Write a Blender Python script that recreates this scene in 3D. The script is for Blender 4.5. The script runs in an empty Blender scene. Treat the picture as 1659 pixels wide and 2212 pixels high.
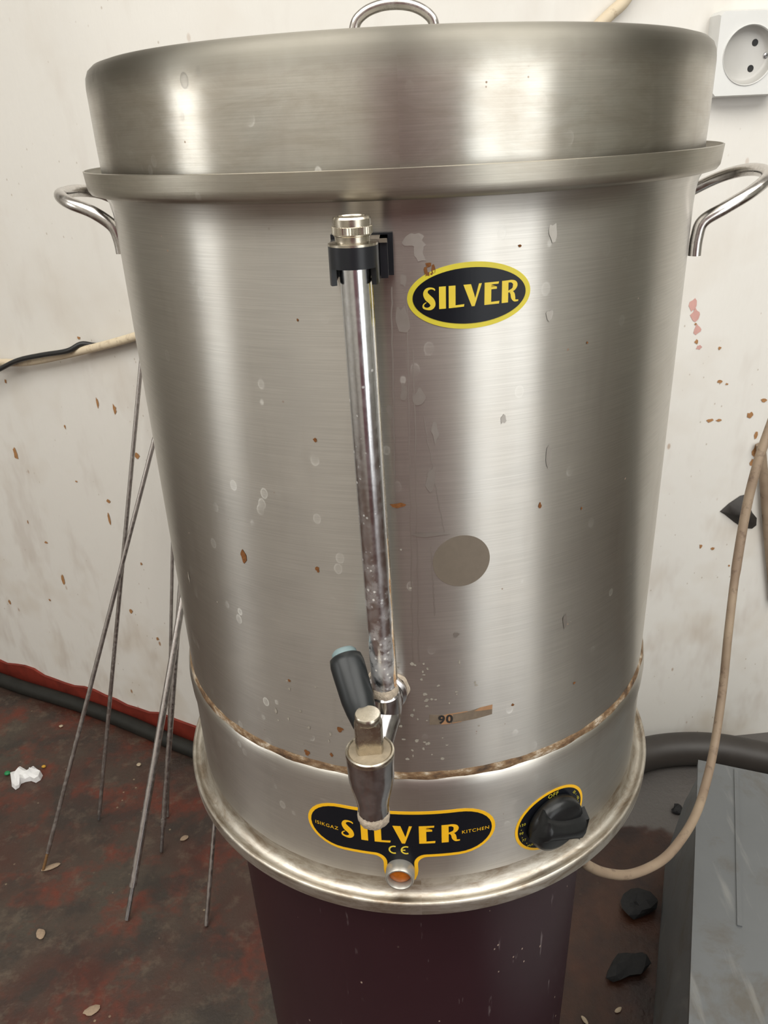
import bpy, bmesh, math, random
from mathutils import Vector, Matrix
import numpy as np
random.seed(7)
PI = math.pi
R = math.radians
scene = bpy.context.scene
COL = scene.collection

# ------------------------------------------------------------------ camera
ZB = 0.70                       # height of the urn's foot above the floor
F_PX, PIT, ROLL, YAW, CD, CH = 1736.87, 0.4454, -0.0452, -0.0361, 0.5929, 0.5016
fwd = Vector((math.sin(YAW)*math.cos(PIT), math.cos(YAW)*math.cos(PIT), -math.sin(PIT)))
r0 = Vector((math.cos(YAW), -math.sin(YAW), 0)); u0 = r0.cross(fwd)
c_r = r0*math.cos(ROLL) + u0*math.sin(ROLL); c_u = -r0*math.sin(ROLL) + u0*math.cos(ROLL)
c_o = Vector((0, -CD, CH + ZB))
cam_d = bpy.data.cameras.new('camera'); cam = bpy.data.objects.new('camera', cam_d); COL.objects.link(cam)
cam_d.sensor_fit = 'VERTICAL'; cam_d.sensor_height = 36.0; cam_d.lens = F_PX/2212*36.0
cam_d.clip_start = 0.01
m = Matrix((c_r, c_u, -fwd)).transposed().to_4x4(); m.translation = c_o
cam.matrix_world = m
scene.camera = cam

# ------------------------------------------------------------------ light and exposure
scene.view_settings.view_transform = 'Standard'
scene.view_settings.look = 'None'
scene.view_settings.gamma = 1.0
scene.view_settings.use_curve_mapping = False
scene.view_settings.exposure = 0.0
scene.cycles.max_bounces = 4
scene.cycles.diffuse_bounces = 3
scene.cycles.glossy_bounces = 2
scene.cycles.use_adaptive_sampling = True
scene.cycles.adaptive_threshold = 0.07
scene.cycles.use_denoising = True
scene.cycles.sample_clamp_indirect = 4.0
w = bpy.data.worlds.new('sky'); scene.world = w; w.use_nodes = True
wn = w.node_tree.nodes; wn.clear()
bg = wn.new('ShaderNodeBackground'); bg.inputs[0].default_value = (0.75, 0.87, 1.0, 1); bg.inputs[1].default_value = 1.0
wo = wn.new('ShaderNodeOutputWorld'); w.node_tree.links.new(bg.outputs[0], wo.inputs[0])

def area(name, loc, target, sx, sy, power, col):
    l = bpy.data.lights.new(name, 'AREA'); l.shape = 'RECTANGLE'; l.size = sx; l.size_y = sy
    l.energy = power; l.color = col
    o = bpy.data.objects.new(name, l); COL.objects.link(o)
    o.location = loc
    o.rotation_euler = (Vector(target) - Vector(loc)).to_track_quat('-Z', 'Y').to_euler()
    return o
# daylight through the wide shop window behind the camera on the right
area('daylight_shop_opening', (2.02, -2.47, 1.24), (2.02, 0, 1.24), 1.85, 2.3, 29, (1.0, 0.97, 0.91))
# daylight through the window in the left side wall
area('daylight_side_window', (-2.58, -0.75, 1.55), (0, -0.75, 1.55), 0.55, 1.0, 8, (1.0, 0.98, 0.93))

# two added overhead fill lights, out of view, brightening the walls from above
area('overhead_fill_light', (1.25, -1.10, 2.62), (1.25, -1.10, 0), 2.2, 2.0, 66, (1.0, 0.98, 0.93))
area('overhead_fill_light', (-1.20, -1.10, 2.62), (-1.20, -1.10, 0), 2.2, 2.0, 68, (1.0, 0.98, 0.93))

# ------------------------------------------------------------------ helpers
def at_z(px, py, z):
    d = fwd + c_r*((px-829.5)/F_PX) - c_u*((py-1106)/F_PX)
    return c_o + d*((z-c_o.z)/d.z)
def at_y(px, py, y):
    d = fwd + c_r*((px-829.5)/F_PX) - c_u*((py-1106)/F_PX)
    return c_o + d*((y-c_o.y)/d.y)
def at_plane(px, py, P, n):
    d = fwd + c_r*((px-829.5)/F_PX) - c_u*((py-1106)/F_PX)
    return c_o + d*((P-c_o).dot(n)/d.dot(n))

def tag(o, label=None, cat=None, group=None, kind=None):
    if label: o['label'] = label
    if cat: o['category'] = cat
    if group: o['group'] = group
    if kind: o['kind'] = kind
    return o
def empty(name, loc, label, cat, group=None):
    o = bpy.data.objects.new(name, None); COL.objects.link(o); o.location = loc
    o.empty_display_size = 0.02
    return tag(o, label, cat, group)
def link(name, me, mat, parent=None, smooth=True, sharp=40):
    if mat is not None: me.materials.append(mat)
    if smooth:
        me.shade_smooth()
        me.set_sharp_from_angle(angle=R(sharp))
    o = bpy.data.objects.new(name, me); COL.objects.link(o)
    if parent is not None:
        o.parent = parent
        bpy.context.view_layer.update()
        o.matrix_parent_inverse = parent.matrix_world.inverted()
    return o
def from_bm(name, bm, mat, parent=None, smooth=True, sharp=40):
    bmesh.ops.recalc_face_normals(bm, faces=bm.faces)
    me = bpy.data.meshes.new(name); bm.to_mesh(me); bm.free()
    return link(name, me, mat, parent, smooth, sharp)
def lathe_into(bm, prof, seg=96, origin=(0,0,0), closed=False, mtx=None, rmod=None):
    """prof: list of (r,z). UV: u = metres round, v = metres along."""
    uvl = bm.loops.layers.uv.verify()
    o = Vector(origin); rings = []
    for (r, z) in prof:
        ring = []
        if r < 1e-7:
            p = Vector((0, 0, z)); p = mtx @ p if mtx else p
            ring = [bm.verts.new(o+p)]*seg
        else:
            for i in range(seg):
                a = 2*PI*i/seg
                rr = r if rmod is None else rmod(r, z, a)
                p = Vector((rr*math.sin(a), -rr*math.cos(a), z)); p = mtx @ p if mtx else p
                ring.append(bm.verts.new(o+p))
        rings.append(ring)
    L = [0.0]
    for k in range(1, len(prof)):
        L.append(L[-1] + math.hypot(prof[k][0]-prof[k-1][0], prof[k][1]-prof[k-1][1]))
    rm = max(p[0] for p in prof)
    pairs = list(range(len(prof)-1))
    for k in pairs:
        A, B = rings[k], rings[k+1]
        for i in range(seg):
            j = (i+1) % seg
            vs, uv = [], []
            for v, (ii, kk) in ((A[i], (i, k)), (A[j], (i+1, k)), (B[j], (i+1, k+1)), (B[i], (i, k+1))):
                if v not in vs:
                    vs.append(v); uv.append((2*PI*ii/seg*rm, L[kk]))
            if len(vs) < 3: continue
            f = bm.faces.new(vs)
            for lp, t in zip(f.loops, uv): lp[uvl].uv = t
    return rings
def lathe(name, prof, mat, parent=None, seg=96, origin=(0,0,0), mtx=None, sharp=40, rmod=None):
    bm = bmesh.new(); lathe_into(bm, prof, seg, origin, mtx=mtx, rmod=rmod)
    return from_bm(name, bm, mat, parent, True, sharp)
def smooth_path(pts, n=10):
    P = [Vector(p) for p in pts]; out = []
    for i in range(len(P)-1):
        p0 = P[max(i-1, 0)]; p1 = P[i]; p2 = P[i+1]; p3 = P[min(i+2, len(P)-1)]
        for k in range(n):
            t = k/n
            out.append(0.5*((2*p1) + (p2-p0)*t + (2*p0-5*p1+4*p2-p3)*t*t + (-p0+3*p1-3*p2+p3)*t**3))
    out.append(P[-1]); return out
def tube_into(bm, path, rad, seg=12, cap=True):
    uvl = bm.loops.layers.uv.verify()
    P = [Vector(p) for p in path]; n = len(P)
    rads = rad if isinstance(rad, (list, tuple)) else [rad]*n
    T = [(P[min(i+1, n-1)]-P[max(i-1, 0)]).normalized() for i in range(n)]
    a = Vector((0, 0, 1)) if abs(T[0].z) < .9 else Vector((1, 0, 0))
    N = (a - T[0]*a.dot(T[0])).normalized()
    rings = []; s = 0; S = []
    for i in range(n):
        if i: s += (P[i]-P[i-1]).length
        S.append(s)
        N = (N - T[i]*N.dot(T[i])).normalized(); B = T[i].cross(N)
        rings.append([bm.verts.new(P[i] + (N*math.cos(2*PI*k/seg) + B*math.sin(2*PI*k/seg))*rads[i]) for k in range(seg)])
    for i in range(n-1):
        for k in range(seg):
            k2 = (k+1) % seg
            f = bm.faces.new((rings[i][k], rings[i][k2], rings[i+1][k2], rings[i+1][k]))
            for lp, t in zip(f.loops, ((k/seg*.03, S[i]), ((k+1)/seg*.03, S[i]), ((k+1)/seg*.03, S[i+1]), (k/seg*.03, S[i+1]))):
                lp[uvl].uv = t
    if cap:
        bm.faces.new(rings[0]); bm.faces.new(rings[-1])
def tube(name, path, rad, mat, parent=None, seg=12, sharp=50):
    bm = bmesh.new(); tube_into(bm, path, rad, seg)
    return from_bm(name, bm, mat, parent, True, sharp)
def prism_into(bm, poly, z0, z1, mtx=None):
    lo = [Vector((x, y, z0)) for x, y in poly]; hi = [Vector((x, y, z1)) for x, y in poly]
    if mtx: lo = [mtx @ p for p in lo]; hi = [mtx @ p for p in hi]
    lo = [bm.verts.new(p) for p in lo]; hi = [bm.verts.new(p) for p in hi]
    n = len(poly); bm.faces.new(lo[::-1]); bm.faces.new(hi)
    for i in range(n):
        j = (i+1) % n; bm.faces.new((lo[i], lo[j], hi[j], hi[i]))
def bevel(bm, w_, seg=2, angle=30):
    es = [e for e in bm.edges if e.is_manifold and e.calc_face_angle(0) > R(angle)]
    bmesh.ops.bevel(bm, geom=es, offset=w_, segments=seg, affect='EDGES', profile=.6)
def blob(name, loc, size, mat, seed, parent=None, rough=.3, sub=3, rot=(0,0,0), facet=False):
    rnd = random.Random(seed); bm = bmesh.new()
    bmesh.ops.create_icosphere(bm, subdivisions=sub, radius=1)
    dirs = [(Vector((rnd.uniform(-1,1), rnd.uniform(-1,1), rnd.uniform(-1,1))).normalized(), rnd.uniform(.3,1)) for _ in range(9)]
    for v in bm.verts:
        d = v.co.normalized(); k = 1
        for q, a in dirs: k -= rough*a*max(0, d.dot(q)-.55)
        v.co = d*k
    rm = Matrix.Rotation(rot[2], 4, 'Z') @ Matrix.Rotation(rot[0], 4, 'X')
    for v in bm.verts:
        v.co = rm @ Vector((v.co.x*size[0], v.co.y*size[1], v.co.z*size[2]))
    zmin = min(v.co.z for v in bm.verts)
    for v in bm.verts: v.co.z -= zmin
    o = from_bm(name, bm, mat, parent, not facet, 30); o.location = loc
    return o

# ------------------------------------------------------------------ materials
class NT:
    def __init__(self, name):
        self.m = bpy.data.materials.new(name); self.m.use_nodes = True
        self.t = self.m.node_tree; self.n = self.t.nodes; self.n.clear()
        self.out = self.n.new('ShaderNodeOutputMaterial'); self.b = self.n.new('ShaderNodeBsdfPrincipled')
        self.t.links.new(self.b.outputs[0], self.out.inputs[0])
    def l(self, a, b): self.t.links.new(a, b)
    def set(self, **k):
        for key, v in k.items(): self.b.inputs[key.replace('_', ' ')].default_value = v
    def coord(self, kind='Object', scale=(1,1,1), loc=(0,0,0)):
        c = self.n.new('ShaderNodeTexCoord'); mp = self.n.new('ShaderNodeMapping')
        mp.inputs['Scale'].default_value = scale; mp.inputs['Location'].default_value = loc
        self.l(c.outputs[kind], mp.inputs[0]); return mp.outputs[0]
    def noise(self, v, scale=5, detail=4, rough=.5, dist=0.0):
        x = self.n.new('ShaderNodeTexNoise'); x.inputs['Scale'].default_value = scale
        x.inputs['Detail'].default_value = detail; x.inputs['Roughness'].default_value = rough
        x.inputs['Distortion'].default_value = dist
        self.l(v, x.inputs['Vector']); return x.outputs['Fac']
    def voro(self, v, scale=5, rnd=1.0, out='Distance'):
        x = self.n.new('ShaderNodeTexVoronoi'); x.inputs['Scale'].default_value = scale
        x.inputs['Randomness'].default_value = rnd
        self.l(v, x.inputs['Vector']); return x.outputs[out]
    def ramp(self, f, stops):
        x = self.n.new('ShaderNodeValToRGB'); e = x.color_ramp.elements
        while len(e) < len(stops): e.new(.5)
        for k, (p, c) in zip(e, stops):
            k.position = p; k.color = (c, c, c, 1) if isinstance(c, (int, float)) else (*c, 1)
        self.l(f, x.inputs[0]); return x.outputs[0]
    def mix(self, f, a, b, mode='MIX'):
        x = self.n.new('ShaderNodeMix'); x.data_type = 'RGBA'; x.blend_type = mode
        for s, v in ((x.inputs[0], f), (x.inputs[6], a), (x.inputs[7], b)):
            if isinstance(v, (int, float)): s.default_value = v
            elif isinstance(v, tuple): s.default_value = (*v, 1)
            else: self.l(v, s)
        return x.outputs[2]
    def math(self, op, a, b=0.0):
        x = self.n.new('ShaderNodeMath'); x.operation = op
        for s, v in ((x.inputs[0], a), (x.inputs[1], b)):
            if isinstance(v, (int, float)): s.default_value = v
            else: self.l(v, s)
        return x.outputs[0]
    def bump(self, h, strength=.2, dist=.001):
        x = self.n.new('ShaderNodeBump'); x.inputs['Strength'].default_value = strength
        x.inputs['Distance'].default_value = dist
        self.l(h, x.inputs['Height']); self.l(x.outputs[0], self.b.inputs['Normal'])
    def color(self, c):
        if isinstance(c, tuple): self.b.inputs['Base Color'].default_value = (*c, 1)
        else: self.l(c, self.b.inputs['Base Color'])
    def rough(self, c):
        if isinstance(c, (int, float)): self.b.inputs['Roughness'].default_value = c
        else: self.l(c, self.b.inputs['Roughness'])

def plain(name, col, rough=.5, metal=0.0, var=.12, scale=60, spec=.5, bumps=0.0):
    t = NT(name); v = t.coord('Object')
    n = t.noise(v, scale, 4, .6)
    t.color(t.mix(n, tuple(c*(1-var) for c in col), tuple(min(1, c*(1+var)) for c in col)))
    t.rough(rough); t.set(Metallic=metal); t.b.inputs['Specular IOR Level'].default_value = spec
    if bumps: t.bump(n, bumps, .0008)
    return t.m

def steel(name, base=(.55,.53,.49), rough=.36, aniso=.92, dirt=.5, brown=.0, spots=.9, crown=None):
    t = NT(name)
    uv = t.coord('UV'); ob = t.coord('Object')
    brush = t.noise(t.coord('UV', (25, 1500, 1)), 1.0, 1, .5)          # fine lines round the pot
    streak = t.noise(t.coord('UV', (60, 9, 1)), 1.0, 2, .6)            # dried runs, upright; on the lid also painted streaks of reflection
    cloud = t.noise(uv, 22, 3, .6)
    vo = t.voro(t.coord('UV', (1, .75, 1)), 70)
    ring = t.ramp(vo, [(.0, .35), (.13, .45), (.17, 1.0), (.20, 0.0)])
    gate = t.ramp(t.noise(uv, 16, 2, .5), [(.52, 0.0), (.62, 1.0)])
    ringm = t.math('MULTIPLY', ring, gate)
    c = t.mix(t.ramp(brush, [(.3, 0.0), (.7, 1.0)]), tuple(x*.93 for x in base), tuple(min(1, x*1.06) for x in base))
    c = t.mix(t.math('MULTIPLY', t.ramp(cloud, [(.4, 0.0), (.7, 1.0)]), dirt*.35), c, (.42, .37, .31))
    c = t.mix(t.math('MULTIPLY', t.ramp(streak, [(.55, 0.0), (.75, 1.0)]), dirt*.3), c, (.36, .32, .29))
    c = t.mix(t.math('MULTIPLY', ringm, spots*.5), c, (.72, .71, .67))
    tiny = t.ramp(t.voro(t.coord('UV', (1, 1, 1), (3.3, 1.7, 0)), 95), [(.0, 1.0), (.055, 1.0), (.075, 0.0)])
    tg = t.ramp(t.noise(t.coord('UV', (1,1,1), (9, 4, 0)), 30, 2, .5), [(.60, 0.0), (.66, 1.0)])
    rustm = t.math('MULTIPLY', tiny, tg)
    c = t.mix(t.math('MULTIPLY', rustm, .8), c, (.18, .09, .04))
    met = t.ramp(t.math('MULTIPLY', rustm, 1.0), [(0, 1.0), (1, .2)])
    if brown:
        bm_ = t.ramp(t.noise(t.coord('UV', (1, 3, 1)), 28, 6, .7, .5), [(.42, 0.0), (.66, 1.0)])
        c = t.mix(t.math('MULTIPLY', bm_, brown), c, (.23, .17, .11))
    cm = None
    if crown:                                              # dull greasy shoulder and top of the lid, painted darker to mute overhead highlights
        ge = t.n.new('ShaderNodeNewGeometry'); sp = t.n.new('ShaderNodeSeparateXYZ'); t.l(ge.outputs['Position'], sp.inputs[0])
        mr = t.n.new('ShaderNodeMapRange'); mr.interpolation_type = 'SMOOTHSTEP'; t.l(t.math('ADD', sp.outputs['Z'], t.math('MULTIPLY', cloud, .006)), mr.inputs[0]); mr.inputs[1].default_value = crown[0]; mr.inputs[2].default_value = crown[1]
        cm = mr.outputs[0]
        c = t.mix(t.math('MULTIPLY', cm, .9), c, (.25, .235, .20))
    t.color(c); t.l(met, t.b.inputs['Metallic'])
    rr = t.math('ADD', t.math('MULTIPLY', cloud, .10), rough-.05)
    rr = t.math('ADD', rr, t.math('MULTIPLY', ringm, .15*spots))
    if cm: rr = t.math('ADD', rr, t.math('MULTIPLY', cm, .17))
    t.rough(rr)
    t.set(Anisotropic=aniso); t.b.inputs['Anisotropic Rotation'].default_value = .25
    tn = t.n.new('ShaderNodeTangent'); tn.direction_type = 'RADIAL'; tn.axis = 'Z'
    t.l(tn.outputs[0], t.b.inputs['Tangent'])
    t.bump(brush, .05, .0004)
    return t.m

M = {}
M['steel'] = steel('brushed_steel_body')
M['steel_lid'] = steel('brushed_steel_lid', (.50, .48, .43), .32, .88, 1.3, .26, 1.0, (ZB+.522, ZB+.5385))
M['steel_rim'] = steel('dull_steel_rim', (.44, .415, .355), .38, .6, .9, .18, .3)
M['steel_base'] = steel('brushed_steel_base', (.55, .53, .49), .36, .85, .7, .0, .5)
M['steel_flange'] = steel('grimy_steel_flange', (.56, .53, .47), .46, .2, 1.0, .85, .8)

def chrome(name, col=(.66,.65,.64), rough=.14, scale_dirt=.0, lime=(.62,.56,.45), zfade=None):
    t = NT(name); ob = t.coord('Object')
    n = t.noise(ob, 140, 5, .65); n2 = t.noise(ob, 420, 3, .6)
    c = t.mix(t.ramp(n2, [(.35, 0.0), (.65, 1.0)]), tuple(x*.88 for x in col), col)
    d = t.math('MULTIPLY', t.ramp(n, [(.45, 0.0), (.62, 1.0)]), scale_dirt)
    if zfade:                                              # limescale thickens towards the tap
        ge = t.n.new('ShaderNodeNewGeometry'); sp = t.n.new('ShaderNodeSeparateXYZ'); t.l(ge.outputs['Position'], sp.inputs[0])
        mr = t.n.new('ShaderNodeMapRange'); t.l(sp.outputs['Z'], mr.inputs[0]); mr.inputs[1].default_value = zfade[0]; mr.inputs[2].default_value = zfade[1]; mr.inputs[3].default_value = .62; mr.inputs[4].default_value = 0
        sp3 = t.ramp(t.voro(ob, 260), [(.0, 1.0), (.16, .9), (.24, 0.0)])
        g3 = t.ramp(t.math('ADD', t.noise(ob, 90, 3, .6), t.math('MULTIPLY', mr.outputs[0], .32)), [(.55, 0.0), (.68, 1.0)])
        d = t.math('MAXIMUM', d, t.math('MULTIPLY', t.math('MAXIMUM', t.math('MULTIPLY', sp3, .9), t.math('MULTIPLY', n, mr.outputs[0])), g3))
    t.color(t.mix(d, c, lime))
    t.l(t.math('SUBTRACT', 1.0, t.math('MULTIPLY', d, .9)), t.b.inputs['Metallic'])
    t.rough(t.math('ADD', t.math('MULTIPLY', d, .5), t.math('ADD', t.math('MULTIPLY', n, .12), rough-.04)))
    t.bump(n, .05+.3*scale_dirt, .0006)
    return t.m
M['chrome'] = chrome('chrome_tube', (.84, .85, .87), .19, .05, (.60, .57, .52), (ZB+.20, ZB+.34))
M['handle_steel'] = chrome('polished_handle_steel', (.62, .59, .56), .20, .10, (.45, .42, .38))
M['cap_nickel'] = chrome('nickel_cap', (.58, .53, .44), .24, .04, (.40, .34, .25))
M['tap_metal'] = chrome('worn_tap_metal', (.44, .42, .42), .17, .05, (.33, .29, .24))
M['tap_disc'] = plain('grimy_tap_top', (.30, .25, .18), .55, .5, .35, 260, .5, .3)
M['lime'] = plain('limescale_crust', (.38, .32, .25), .8, 0, .6, 300, .3, 1.0)
M['rust'] = plain('rust', (.17, .068, .022), .85, 0, .5, 600, .2, .5)
M['grime'] = plain('brown_seam_grime', (.13, .082, .045), .8, 0, .9, 90, .2, .6)
t = NT('mottled_seam_grime'); ob_ = t.coord('Object', (1, 1, 2.2)); n_ = t.noise(ob_, 60, 5, .72)
t.color(t.ramp(n_, [(.33, (.035, .020, .010)), (.46, (.12, .065, .028)), (.55, (.20, .135, .075)), (.66, (.42, .37, .30))])); t.rough(.75); t.bump(n_, .5, .001); M['grime'] = t.m
M['black_plastic'] = plain('black_plastic', (.012, .013, .016), .33, 0, .2, 90, .35)
M['knob_black'] = plain('black_knob', (.008, .0085, .009), .32, 0, .3, 160, .35, .15)
M['lever_black'] = plain('black_lever_rubber', (.012, .014, .015), .36, 0, .2, 120, .35)
M['lever_tip'] = plain('blue_grey_lever_tip', (.16, .22, .23), .4, 0, .1)
M['dull_alu'] = plain('dull_alu', (.38, .365, .33), .4, .7, .2, 120)
M['sticker_black'] = plain('sticker_black', (.007, .008, .011), .25, 0, .25, 80, .2)
M['sticker_yellow'] = plain('sticker_yellow', (.66, .50, .035), .42, 0, .12, 120)
M['sticker_lemon'] = plain('sticker_lemon', (.60, .51, .035), .42, 0, .12, 120)
M['label_yellow'] = plain('label_golden_yellow', (.80, .44, .012), .38, 0, .08, 120)
M['residue'] = plain('glue_residue', (.20, .168, .132), .45, .4, .12, 220)
M['speck'] = plain('dried_scale', (.36, .33, .28), .6, .3, .3, 300)
M['paper'] = plain('torn_paper_residue', (.17, .132, .095), .7, .1, .3, 300)
M['paper_orange'] = plain('orange_paper', (.33, .18, .09), .8, 0, .25, 300)
M['ink'] = plain('print_ink', (.02, .017, .015), .6, 0, .2)
M['amber'] = plain('amber_lens', (.46, .12, .008), .25, 0, .5, 260)
M['scratch_white'] = plain('white_scale', (.7, .68, .62), .8, 0, .2, 300)
M['socket'] = plain('socket_plastic', (.66, .66, .64), .30, 0, .05, 40)
M['socket_dish'] = plain('shaded_dish_plastic', (.47, .46, .435), .32, 0, .06, 40)  # dish coloured greyer than the plate to paint in the recess shade
M['hole'] = plain('dark_hole', (.006, .006, .006), .6, 0, .1)
M['screw'] = chrome('screw_steel', (.5, .5, .5), .3)
M['rod'] = chrome('skewer_steel', (.46, .43, .41), .32, .25, (.20, .15, .11))
M['rod_tip'] = chrome('skewer_tip', (.40, .39, .39), .28, .2, (.25, .18, .12))
M['rod_rust'] = plain('rusty_tip', (.22, .12, .05), .7, .4, .4, 300)
M['hose'] = plain('dusty_black_hose', (.015, .0145, .012), .6, 0, .7, 40, .3)
M['hose_thick'] = plain('dusty_rubber_hose', (.036, .030, .026), .5, 0, .35, 30)
M['cord_black'] = plain('black_cord', (.018, .018, .018), .45, 0, .3, 120)
M['char'] = plain('charcoal', (.012, .012, .013), .7, 0, .5, 200, .4, .6)
M['scrap'] = plain('dark_leaf_scrap', (.025, .021, .018), .55, 0, .5, 120)
M['white_scrap'] = plain('white_paper_scrap', (.80, .80, .80), .8, 0, .06, 150, .3, .5)
M['crumb'] = plain('pale_crumb', (.42, .34, .24), .8, 0, .3, 300)
M['tan_flake'] = plain('tan_flake', (.30, .22, .15), .85, 0, .35, 260)
M['green'] = plain('green_pellet', (.01, .20, .06), .5)
M['yellow_dot'] = plain('yellow_pellet', (.55, .30, .03), .5)

def cord_mat(name, a, b, dark):
    t = NT(name); ob = t.coord('Object')
    n = t.noise(ob, 55, 6, .7); n2 = t.noise(ob, 16, 3, .5)
    c = t.mix(t.ramp(n2, [(.35, 0.0), (.65, 1.0)]), a, b)
    c = t.mix(t.ramp(n, [(.55, 0.0), (.72, .85)]), c, dark)
    t.color(c); t.rough(.62); t.bump(n, .25, .001); return t.m
M['cord'] = cord_mat('grubby_cream_cord', (.22, .155, .105), (.31, .235, .16), (.09, .05, .032))
M['cord_wall'] = cord_mat('cream_cord', (.62, .52, .38), (.66, .56, .40), (.34, .24, .15))

def wall_mat():
    t = NT('stained_white_wall'); ob = t.coord('Object')
    c = t.mix(t.noise(ob, 3.2, 2, .6), (.69, .665, .615), (.755, .735, .69))
    ge = t.n.new('ShaderNodeNewGeometry'); sp = t.n.new('ShaderNodeSeparateXYZ'); t.l(ge.outputs['Position'], sp.inputs[0])
    low = t.ramp(sp.outputs['Z'], [(.0, 1.0), (.45, .75), (.95, .35), (1.0, .3)])
    st = t.ramp(t.noise(ob, 5.5, 3, .62), [(.50, 0.0), (.70, 1.0)])
    c = t.mix(t.math('MULTIPLY', t.math('MULTIPLY', st, low), .50), c, (.50, .41, .30))
    g2 = t.ramp(t.noise(t.coord('Object', (9, 9, 3.5)), 1.6, 3, .65), [(.54, 0.0), (.72, 1.0)])
    c = t.mix(t.math('MULTIPLY', t.math('MULTIPLY', g2, low), .42), c, (.43, .35, .29))
    vs = t.voro(t.coord('Object', (1, 1, .55)), 26)
    spot = t.math('MULTIPLY', t.ramp(vs, [(.0, 1.0), (.055, .9), (.10, 0.0)]), t.ramp(t.noise(ob, 9, 2, .5), [(.53, 0.0), (.60, 1.0)]))
    c = t.mix(t.math('MULTIPLY', spot, t.math('MULTIPLY', low, 1.0)), c, (.30, .14, .045))
    vs2 = t.voro(t.coord('Object', (1, 1, .7), (4.2, 1.1, .7)), 60)
    sp2 = t.math('MULTIPLY', t.ramp(vs2, [(.0, 1.0), (.06, .8), (.10, 0.0)]), t.ramp(t.noise(t.coord('Object', (1,1,1), (7,2,3)), 7, 2, .5), [(.50, 0.0), (.58, 1.0)]))
    c = t.mix(t.math('MULTIPLY', sp2, .55), c, (.32, .24, .16))
    t.color(c); t.rough(.48)
    t.bump(t.noise(t.coord('Object', (1, 1, .35)), 130, 2, .6), .25, .0012)
    return t.m
M['wall'] = wall_mat()
def floor_mat():
    t = NT('mottled_red_concrete_floor'); ob = t.coord('Object')
    big = t.noise(ob, 4.5, 3, .6)
    c = t.mix(t.ramp(big, [(.36, 0.0), (.62, 1.0)]), (.056, .018, .012), (.054, .042, .031))
    red = t.ramp(t.noise(t.coord('Object', (1,1,1), (3,8,0)), 9, 4, .72), [(.50, 0.0), (.66, 1.0)])
    c = t.mix(t.math('MULTIPLY', red, .8), c, (.13, .024, .011))
    dk = t.ramp(t.noise(t.coord('Object', (1,1,1), (5,1,0)), 8, 4, .65), [(.50, 0.0), (.60, 1.0)])
    c = t.mix(t.math('MULTIPLY', dk, .75), c, (.028, .022, .018))
    gy = t.ramp(t.noise(t.coord('Object', (1,1,1), (1,6,0)), 22, 4, .75), [(.53, 0.0), (.68, 1.0)])
    c = t.mix(t.math('MULTIPLY', gy, .5), c, (.125, .094, .066))
    vs = t.math('MULTIPLY', t.ramp(t.voro(ob, 42), [(.0, 1.0), (.06, 1.0), (.10, 0.0)]), t.ramp(t.noise(ob, 11, 2), [(.55, 0.0), (.6, 1.0)]))
    c = t.mix(t.math('MULTIPLY', vs, .7), c, (.30, .23, .15))
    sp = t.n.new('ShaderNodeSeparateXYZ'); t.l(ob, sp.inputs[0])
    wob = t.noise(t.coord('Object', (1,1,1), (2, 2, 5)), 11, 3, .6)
    rz = t.ramp(t.math('ADD', sp.outputs['X'], t.math('MULTIPLY', wob, .25)), [(.17, 0.0), (.27, 1.0)])      # rusty spill between drum and chest, painted darker for the shade there
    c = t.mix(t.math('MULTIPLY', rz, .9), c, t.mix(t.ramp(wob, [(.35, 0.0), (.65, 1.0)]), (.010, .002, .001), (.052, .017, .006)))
    gz = t.math('MULTIPLY', rz, t.ramp(t.math('ADD', sp.outputs['Y'], t.math('MULTIPLY', wob, .16)), [(.585, 0.0), (.605, 1.0)]))   # bare grey screed by the wall
    c = t.mix(t.math('MULTIPLY', gz, .9), c, (.105, .098, .092))
    t.color(c); t.rough(t.ramp(big, [(.3, .42), (.7, .62)]))
    t.bump(t.noise(ob, 70, 3, .65), .6, .003)
    return t.m
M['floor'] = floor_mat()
def drum_mat():
    t = NT('dark_maroon_drum'); ob = t.coord('Object')
    c = t.mix(t.noise(ob, 9, 3, .5), (.019, .0055, .0085), (.028, .0085, .0125))
    sc = t.ramp(t.noise(t.coord('Object', (130, 130, 22)), 1.0, 3, .55), [(.69, 0.0), (.76, 1.0)])
    c = t.mix(t.math('MULTIPLY', sc, .30), c, (.30, .25, .25))
    vs = t.math('MULTIPLY', t.ramp(t.voro(t.coord('Object', (1,1,.7)), 75), [(.0, 1.0), (.05, 1.0), (.08, 0.0)]), t.ramp(t.noise(ob, 20, 2), [(.52, 0.0), (.58, 1.0)]))
    c = t.mix(t.math('MULTIPLY', vs, .8), c, (.40, .30, .24))
    t.color(c); t.rough(.36); t.b.inputs['Specular IOR Level'].default_value = .3; return t.m
M['drum'] = drum_mat()
M['baseboard'] = plain('worn_red_paint', (.17, .022, .012), .6, 0, .7, 22, .4, .3)
def galv():
    t = NT('stained_galvanised_sheet'); ob = t.coord('Object')
    c = t.mix(t.noise(ob, 6, 5, .6, .4), (.125, .132, .136), (.19, .20, .205))
    st = t.ramp(t.noise(t.coord('Object', (1,1,1), (2,5,1)), 9, 6, .7, .5), [(.53, 0.0), (.70, 1.0)])
    c = t.mix(t.math('MULTIPLY', st, .6), c, (.11, .09, .065))
    c = t.mix(t.math('MULTIPLY', t.ramp(t.noise(t.coord('Object', (60,8,8)), 1, 4), [(.58, 0.0), (.72, 1.0)]), .4), c, (.32, .32, .30))
    t.color(c); t.set(Metallic=.35); t.rough(.5); t.bump(t.noise(ob, 90, 4), .2, .001); return t.m
M['galv'] = galv()
M['room_wall'] = plain('far_wall_paint', (.46, .44, .40), .7, 0, .06, 3)
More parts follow.
